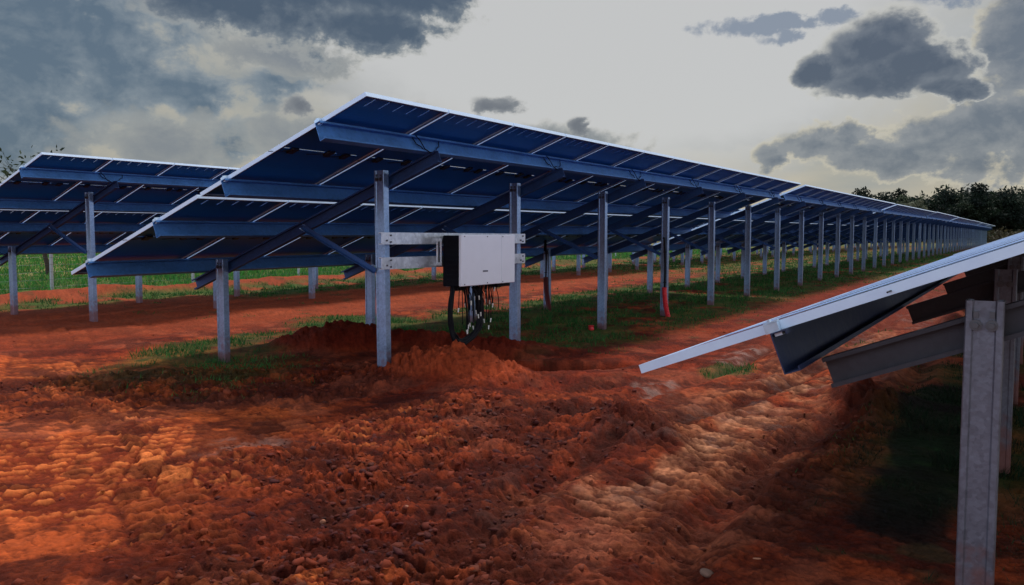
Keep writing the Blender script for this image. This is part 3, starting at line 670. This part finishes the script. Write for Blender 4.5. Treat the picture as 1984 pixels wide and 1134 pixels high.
# hanging cables
cb = empty('cable_loom', (7.75, 5.2, .25)); tag(cb, 'black looping cables with white connector tips hanging under the inverter', 'cables')
rng = random.Random(3)
def catm(P, n=6):
    P = [Vector(p) for p in P]; P = [P[0] * 2 - P[1]] + P + [P[-1] * 2 - P[-2]]; out = []
    for i in range(1, len(P) - 2):
        for k in range(n):
            t = k / n; out.append(.5 * ((2 * P[i]) + (P[i + 1] - P[i - 1]) * t + (2 * P[i - 1] - 5 * P[i] + 4 * P[i + 1] - P[i + 2]) * t * t + (3 * P[i] - P[i - 1] - 3 * P[i + 1] + P[i + 2]) * t ** 3))
    out.append(P[-2]); return out
for i in range(17):
    j = lambda s=.02: rng.uniform(-s, s); xl = 7.47 + j(.018); w = .06 * i / 16
    pts = [(7.52 + j(), 5.22 + j(), .88), (xl, 5.22 + j(), .70), (xl - .01, 5.21 + j(), .48), (7.50 + j() + w * .6, 5.2 + j(), .30 + w + j(.012)), (7.68 + j(.03), 5.2 + j(), .245 + w + j(.012)), (7.86 + j(.03), 5.19 + j(), .32 + w * .8),
           (7.97 + j(.03), 5.18 + j(), .46 + j(.03)), (8.0 + j(.05), 5.2 + j(), .66), (7.93 + j(.07), 5.21, .86)]
    m = MB(); m.tube(catm(pts, 5), .013, 6); o = link('cable', m.mesh('cable', M_CABLE, True), cb, (-7.75, -5.2, -.25))
for i in range(44):
    x = 7.66 + .62 * (i / 43) + rng.uniform(-.015, .015); y = 5.20 + rng.uniform(-.04, .04); zb = rng.choice([rng.uniform(.60, .76), rng.uniform(.40, .50), rng.uniform(.55, .85)])
    dx = rng.uniform(-.05, .05); pts = [(x, y, .882), (x + dx * .2, y + .01, .82), (x + dx * .8, y, (zb + .85) / 2), (x + dx, y, zb)]
    m = MB(); m.tube(catm(pts, 4), .0052, 5); o = link('cable', m.mesh('cable', M_CABLE, True), cb, (-7.75, -5.2, -.25))
    if i % 3 != 1:
        q = MB(); e = Vector(pts[-1]); d = Vector((rng.uniform(-.35, .35), 0, -1)).normalized(); q.tube([e, e + d * .014, e + d * .015, e + d * .045], [.009, .009, .007, .007], 6)
        link('connector', q.mesh('connector', M_CONN), o)

# ------------------------------------------------------------------ conduits
def conduit(x, y, h, r, lab, lean=.05, cable=0, m=None):
    z = gz(x, y); root = empty('conduit', (x, y, z)); b = MB(); pts = []; rr = []
    n = int(h / .012)
    for i in range(n + 1):
        t = i / n; pts.append((lean * (1 - t) ** 2 * -.2, -lean * (1 - t) ** 2, -.06 + t * (h + .06))); rr.append(r * (1.0 if i % 2 else .86))
    b.tube(pts, rr, 10); link('pipe', b.mesh('pipe', m or M_RED), root)
    if cable:
        q = MB(); q.tube(catm([(0, 0, h - .05), (.012, .0, h + .35), (-.01, .01, h + .8), (.0, .03, cable)], 5), .017, 6); link('cable', q.mesh('cable', M_CABLE, True), root)
        for zz in (h + .08, h + .6):
            s = MB(); s.tube([(0, 0, zz), (0, 0, zz + .012)], .03, 8); link('cable_tie', s.mesh('cable_tie', M_CABLE), root)
    tag(root, lab, 'conduit', 'red conduits at the posts'); return root
conduit(5.361 + XP + 3 * PSP - .035, PY - .03, .50, .045, 'bright red corrugated conduit curving up a front post of the middle row', .10, 1.35)
conduit(5.361 + XP + 3 * PSP - .06, 4.555 + YR - .02, .62, .048, 'dark red conduit with black cable against a short rear post', .12, 1.1, M_RED2)
conduit(5.361 + XP + 2 * PSP - .12, PY + .10, .07, .045, 'stub of red conduit poking out beside a post foot', .02)

# ------------------------------------------------------------------ fence
fe = empty('wire_fence', (12.45, 20.5, 0)); tag(fe, 'low wire mesh fence on metal posts along the green field', 'fence')
FX = [8.3 + 4.15 * i for i in range(24)]
for x in FX:
    z = gz(x, 20.5); b = MB(); b.box(-.03, .03, -.03, .03, -.3, 1.32); b.box(-.036, .036, -.036, .036, 1.3205, 1.335)
    link('fence_post', b.mesh('fence_post', M_FPOST), fe, (x - 12.45, 0, z))
b = MB()
for k, h in enumerate((.12, .3, .48, .66, .84, 1.02, 1.18)):
    b.tube([(x - 12.45, -.035, float(zs(x)) + h + .01 * math.sin(x * 3 + k)) for x in np.arange(8.3, FX[-1], .8)], .0035, 4)
xx = 8.3
while xx < 60:
    b.tube([(xx - 12.45, -.036, float(zs(xx)) + .06), (xx - 12.45, -.036, float(zs(xx)) + 1.18)], .0025, 4); xx += .3
link('wire_mesh', b.mesh('wire_mesh', M_WIRE), fe)

# ------------------------------------------------------------------ trees
def leaves(centres, radii, count, size, rng, cols, flat=1.0, aniso=(1, 1, 1)):
    n = len(centres); pick = rng.choice(n, count, p=np.array(radii) ** 2 / np.sum(np.array(radii) ** 2))
    d = rng.normal(size=(count, 3)); d /= np.linalg.norm(d, axis=1)[:, None]; rad = rng.random(count) ** .45
    P = np.array(centres)[pick] + d * (np.array(radii)[pick] * rad)[:, None] * np.array(aniso)
    a = rng.normal(size=(count, 3)); a /= np.linalg.norm(a, axis=1)[:, None]; q = np.cross(a, rng.normal(size=(count, 3))); q /= np.linalg.norm(q, axis=1)[:, None]
    s = size * (.55 + .9 * rng.random(count))[:, None]
    V = np.stack([P - a * s, P + q * s * .45, P + a * s, P - q * s * .45], 1).reshape(-1, 3); Fc = np.arange(count * 4).reshape(-1, 4)
    tone = np.array(cols)[rng.integers(0, len(cols), n)][pick] * (.7 + .6 * rng.random(count))[:, None]
    c4 = np.repeat(np.concatenate([tone, np.ones((count, 1))], 1), 4, 0); return V, Fc, c4
def tree_proto(seed, h, w, nleaf, size, cols, sparse=False, nb=14, tw=.045):
    rng = np.random.default_rng(seed); b = MB(); th = h * .95
    tr = [(0, 0, -.4)]; rr = [w * tw]
    for i in range(1, 8): tr.append((rng.normal() * w * .015, rng.normal() * w * .015, th * .62 * i / 7)); rr.append(w * tw * (1 - .09 * i))
    b.tube(tr, rr, 8); cs, rs = [], []
    for k in range(nb):
        t = .30 + .70 * k / (nb - 1); i = min(7, int(t * 7)); p = Vector(tr[i]); a = rng.random() * 6.283; out = w * .5 * (.45 + .55 * rng.random()) * (1 - .55 * max(0, t - .4))
        e = Vector((math.cos(a) * out, math.sin(a) * out, h * (.34 + .56 * t * (.85 + .2 * rng.random())))); mid = p.lerp(e, .5) + Vector((0, 0, h * .03))
        b.tube([p, mid, e], [rr[i] * .5, rr[i] * .3, rr[i] * .1], 5)
        for q in range(3):
            c = e + Vector(rng.normal(size=3)) * w * .09; cs.append(tuple(c)); rs.append(w * (.10 + .10 * rng.random()) * (.6 if sparse else 1))
            b.tube([e.lerp(mid, .3), c], [rr[i] * .12, rr[i] * .05], 4)
    V, Fc, c4 = leaves(cs, rs, nleaf, size, rng, cols, aniso=(1, 1, .75))
    return b.mesh('trunk', M_BARK, True), np_mesh('crown', V, Fc, M_LEAF, {'tone': c4})
DG = [(.007, .016, .010), (.010, .022, .012), (.015, .027, .013), (.007, .015, .011)]
PROTO = [tree_proto(1, 10, 9, 9000, .30, DG), tree_proto(2, 10, 8, 8000, .30, DG, nb=17), tree_proto(3, 10, 7.5, 3000, .24, [(.14, .15, .10), (.07, .09, .05)], True, 20), tree_proto(4, 10, 11, 10000, .32, DG, nb=18)]
def tree(pi, x, y, s, lab, group, name='tree', rz=0.0, sz=1.0):
    t = empty(name, (x, y, float(zs(x)) - .05), (0, 0, rz)); t.scale = (s, s, s * sz)
    link('trunk', PROTO[pi][0], t); link('crown', PROTO[pi][1], t); tag(t, lab, 'tree', group); return t
def polar(azd, d):            # azimuth in radians from +X, depth along the view
    return d / math.cos(azd - YAW) * math.cos(azd), d / math.cos(azd - YAW) * math.sin(azd)
TR = [(.151, 178, 3, .97, 'rounded dark tree at the left end of the far treeline'), (.132, 182, 0, .96, 'dark tree second from the left in the far treeline'),
      (.111, 172, 2, .98, 'pale wispy thin leaved tree standing out against the dark treeline'), (.091, 186, 1, .80, 'low dark tree just right of the pale wispy one'),
      (.071, 182, 3, .97, 'broad dark tree before the tallest ones of the treeline'), (.053, 178, 0, 1.04, 'tallest dark tree towards the right of the treeline'), (.033, 182, 3, .97, 'broad dark crown beside the tallest tree on its right'),
      (.010, 182, 1, .92, 'dark tree near the right edge above the pale panel frame'), (-.012, 184, 0, .90, 'dark tree cut by the right edge of the picture'), (-.05, 186, 3, .86, 'dark tree just beyond the right edge')]
for i, (a, d, pi, s, lab) in enumerate(TR):
    s = s * .95
    x, y = polar(a, d); tree(pi, x, y, s, lab, 'trees of the far treeline', rz=i * 1.3)
# wood behind, one mass
rng = np.random.default_rng(21); cs, rs = [], []
for k in range(1000):
    a = rng.uniform(-.5, .19) if k < 860 else rng.uniform(-.5, 1.6); d = rng.uniform(190, 250); x, y = polar(a, d) if a < 1.2 else (d * math.cos(a), d * math.sin(a))
    hh = (11.6 if a < .158 else 5) * rng.uniform(.72, 1.0) * (1 if a < .10 else .85)
    for z in np.arange(1.5, hh, 2.2): cs.append((x + rng.normal(), y + rng.normal(), z + float(zs(x)))); rs.append(2.4)
V, Fc, c4 = leaves(cs, rs, 240000, .45, rng, DG)
tag(link('woodland', np_mesh('woodland', V, Fc, M_LEAF, {'tone': c4})), 'dark wood filling the far edge of the field', 'woodland', kind='stuff')
cs, rs = [], []
for k in range(420):
    a = rng.uniform(-.35, .18); d = rng.uniform(140, 172); x, y = polar(a, d); cs.append((x, y, float(zs(x)) + rng.uniform(.2, 1.6))); rs.append(rng.uniform(.8, 1.8))
V, Fc, c4 = leaves(cs, rs, 30000, .30, rng, [(.035, .030, .015), (.05, .042, .02), (.02, .028, .012), (.07, .06, .03)], aniso=(1.6, 1.6, .8))
tag(link('scrub', np_mesh('scrub', V, Fc, M_LEAF, {'tone': c4})), 'brown and olive scrub growing below the far treeline', 'scrub', kind='stuff')
# young tree beyond the fence at the left
PROTO.append(tree_proto(9, 4.6, 5.6, 420, .085, [(.020, .035, .014), (.03, .045, .02)], True, 16, .016))
t = tree(4, 17.2, 28.4, 1.0, 'sparse young tree beyond the fence, leafy twigs showing above the left row', None)
b = MB()

# ------------------------------------------------------------------ grass, clods, stones
def scatter(n, rmin, rmax, rng, half=.62, power=1.0):
    u = rng.random(n); r = (rmin ** (1 - power) + u * (rmax ** (1 - power) - rmin ** (1 - power))) ** (1 / (1 - power)) if power != 1 else rmin * (rmax / rmin) ** u
    a = YAW + rng.uniform(-half, half, n); return r * np.cos(a), r * np.sin(a), r
rng = np.random.default_rng(5)
x, y, r = scatter(900000, 2.8, 75, rng, .66, 1.0)
z, c, wet, g, rough = fields(x[None], y[None]); z, c, g = z[0], c[0], g[0]
keep = rng.random(len(x)) < g * np.where(y > 18.5, .75, .62 + .02 * np.minimum(r, 10)) * sst(fbm(x, y, 3.0, 4, 200), .42, .60) * np.where(y < 1.2, .8, 1); x, y, z, r, g = x[keep], y[keep], z[keep], r[keep], g[keep]
N = len(x); print('blades', N)
hgt = (.022 + .070 * rng.random(N) ** 2.5) * (.5 + .7 * g) * np.where(y > 19, 2.2, 1) * (.6 + .9 * fbm(x, y, 1.1, 3, 210)) * (1 + r * .006); wid = np.maximum(.0025, r * .00050) * (.7 + .6 * rng.random(N))
a = rng.uniform(0, 6.283, N); ln = hgt * rng.uniform(.2, .9, N); d = np.stack([np.cos(a), np.sin(a)], 1); b2 = rng.uniform(0, 6.283, N); e = np.stack([np.cos(b2), np.sin(b2)], 1)
P = np.stack([x, y, z - .004], 1); tip = P + np.concatenate([e * ln[:, None], hgt[:, None]], 1); w3 = np.concatenate([d * wid[:, None], np.zeros((N, 1))], 1)
V = np.stack([P - w3, P + w3, tip], 1).reshape(-1, 3); Fc = np.arange(N * 3).reshape(-1, 3)
pal = np.array([(.022, .110, .024), (.035, .155, .030), (.018, .075, .020), (.14, .13, .045), (.06, .14, .035)])
tone = pal[rng.choice(5, N, p=[.3, .25, .25, .08, .12])] * (.7 + .6 * rng.random(N))[:, None]
tone = np.where((y > 19)[:, None], tone * np.array([1.5, 1.6, 1.2]), tone)
tone = np.where(((ell(x, y, 6.9, .56, 2.5, .5, .02)) < 1)[:, None], tone * .6, tone)  # painted shade strip carried into the grass blades
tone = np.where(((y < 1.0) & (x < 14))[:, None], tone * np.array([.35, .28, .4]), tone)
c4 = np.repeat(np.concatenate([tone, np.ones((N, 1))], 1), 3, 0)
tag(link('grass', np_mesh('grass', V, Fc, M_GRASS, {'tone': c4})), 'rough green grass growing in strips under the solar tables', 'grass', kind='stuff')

ICO_V = []; t_ = (1 + 5 ** .5) / 2
for s1 in (-1, 1):
    for s2 in (-t_, t_): ICO_V += [(0, s1, s2), (s1, s2, 0), (s2, 0, s1)]
ICO_V = np.array(ICO_V) / math.sqrt(1 + t_ * t_)
def hull_faces(V):
    F = []
    n = len(V)
    for i in range(n):
        for j in range(i + 1, n):
            for k in range(j + 1, n):
                nn = np.cross(V[j] - V[i], V[k] - V[i]); dd = V @ nn - V[i] @ nn
                if (dd < 1e-6).all(): F.append((i, j, k))
                elif (dd > -1e-6).all(): F.append((i, k, j))
    return np.array(F)
ICO_F = hull_faces(ICO_V)
x, y, r = scatter(90000, 2.8, 14, rng, .60, 1.0)
z, c, wet, g, rough = fields(x[None], y[None]); z, c, rough = z[0], c[0], rough[0]
keep = rng.random(len(x)) < (.02 + .30 * rough); x, y, z, r, c, rough = x[keep], y[keep], z[keep], r[keep], c[keep], rough[keep]
N = len(x); print('clods', N); sz = (.002 + .013 * rng.random(N) ** 4.0) * (.8 + .7 * rough) * (1 + .04 * r)
J = 1 + .34 * rng.normal(size=(N, 12, 1)); V = ICO_V[None] * J * sz[:, None, None] * np.array([1, 1, .7]) * (1 + .38 * np.clip(rng.normal(size=(N, 1, 3)), -1.6, 1.6))
V = V + np.stack([x, y, z + sz * .0], 1)[:, None, :]; Fc = (ICO_F[None] + (np.arange(N) * 12)[:, None, None]).reshape(-1, 3)
tone = np.clip(c * (.6 + .75 * rng.random(N))[:, None], .006, .5); c4 = np.repeat(np.concatenate([tone, np.ones((N, 1))], 1), 12, 0)
tag(link('soil_crumbs', np_mesh('soil_crumbs', V.reshape(-1, 3), Fc, M_CLOD, {'tone': c4})), 'loose crumbs and clods of red clay over the churned ground', 'clods', kind='stuff')

M_STONE = mat('pale_stone', (.22, .12, .08), .85, 0, .3, 20, .5, 60); M_CHIP = mat('orange_chip', (.50, .20, .10), .7, 0, .15, 30); M_CLAYST = mat('clay_stone', (.34, .13, .07), .85, 0, .3, 25, .5, 60)
def stone(x, y, s, m, lab, sq=(1.3, 1, .7), seed=0, sub=2):
    rr = np.random.default_rng(seed); V = ICO_V * (1 + .16 * rr.normal(size=(12, 1))) * s * np.array(sq)
    me = bpy.data.meshes.new('stone'); me.from_pydata([tuple(v) for v in V], [], [tuple(int(i) for i in f) for f in ICO_F]); me.materials.append(m)
    o = link('stone', me, None, (x, y, gz(x, y) + s * sq[2] * .35), (0, 0, seed)); ss = o.modifiers.new('s', 'SUBSURF'); ss.levels = ss.render_levels = sub
    tag(o, lab, 'stone'); return o
stone(3.50, 1.14, .034, M_STONE, 'rounded grey brown stone at the bottom edge right of centre', seed=1)
stone(3.72, .99, .014, M_CHIP, 'small pale orange chip near the bottom edge by the big post', (1.6, .8, .35), 2, 1)
stone(3.16, 2.98, .022, M_CLAYST, 'round pinkish clay lump among the crumbs in the left foreground', (1, 1, .9), 3)
stone(3.42, 2.66, .016, M_CLAYST, 'small pale clay lump in the middle foreground', (1.2, 1, .6), 4)
stone(3.95, 1.37, .015, M_STONE, 'little pale stone on the sandy wheel track', (1.4, .9, .6), 5)
stone(5.75, 1.62, .035, M_CHIP, 'pale elongated stone chip lying in the pale lane', (1.9, .6, .35), 6, 1)
print('objects', len(bpy.data.objects))
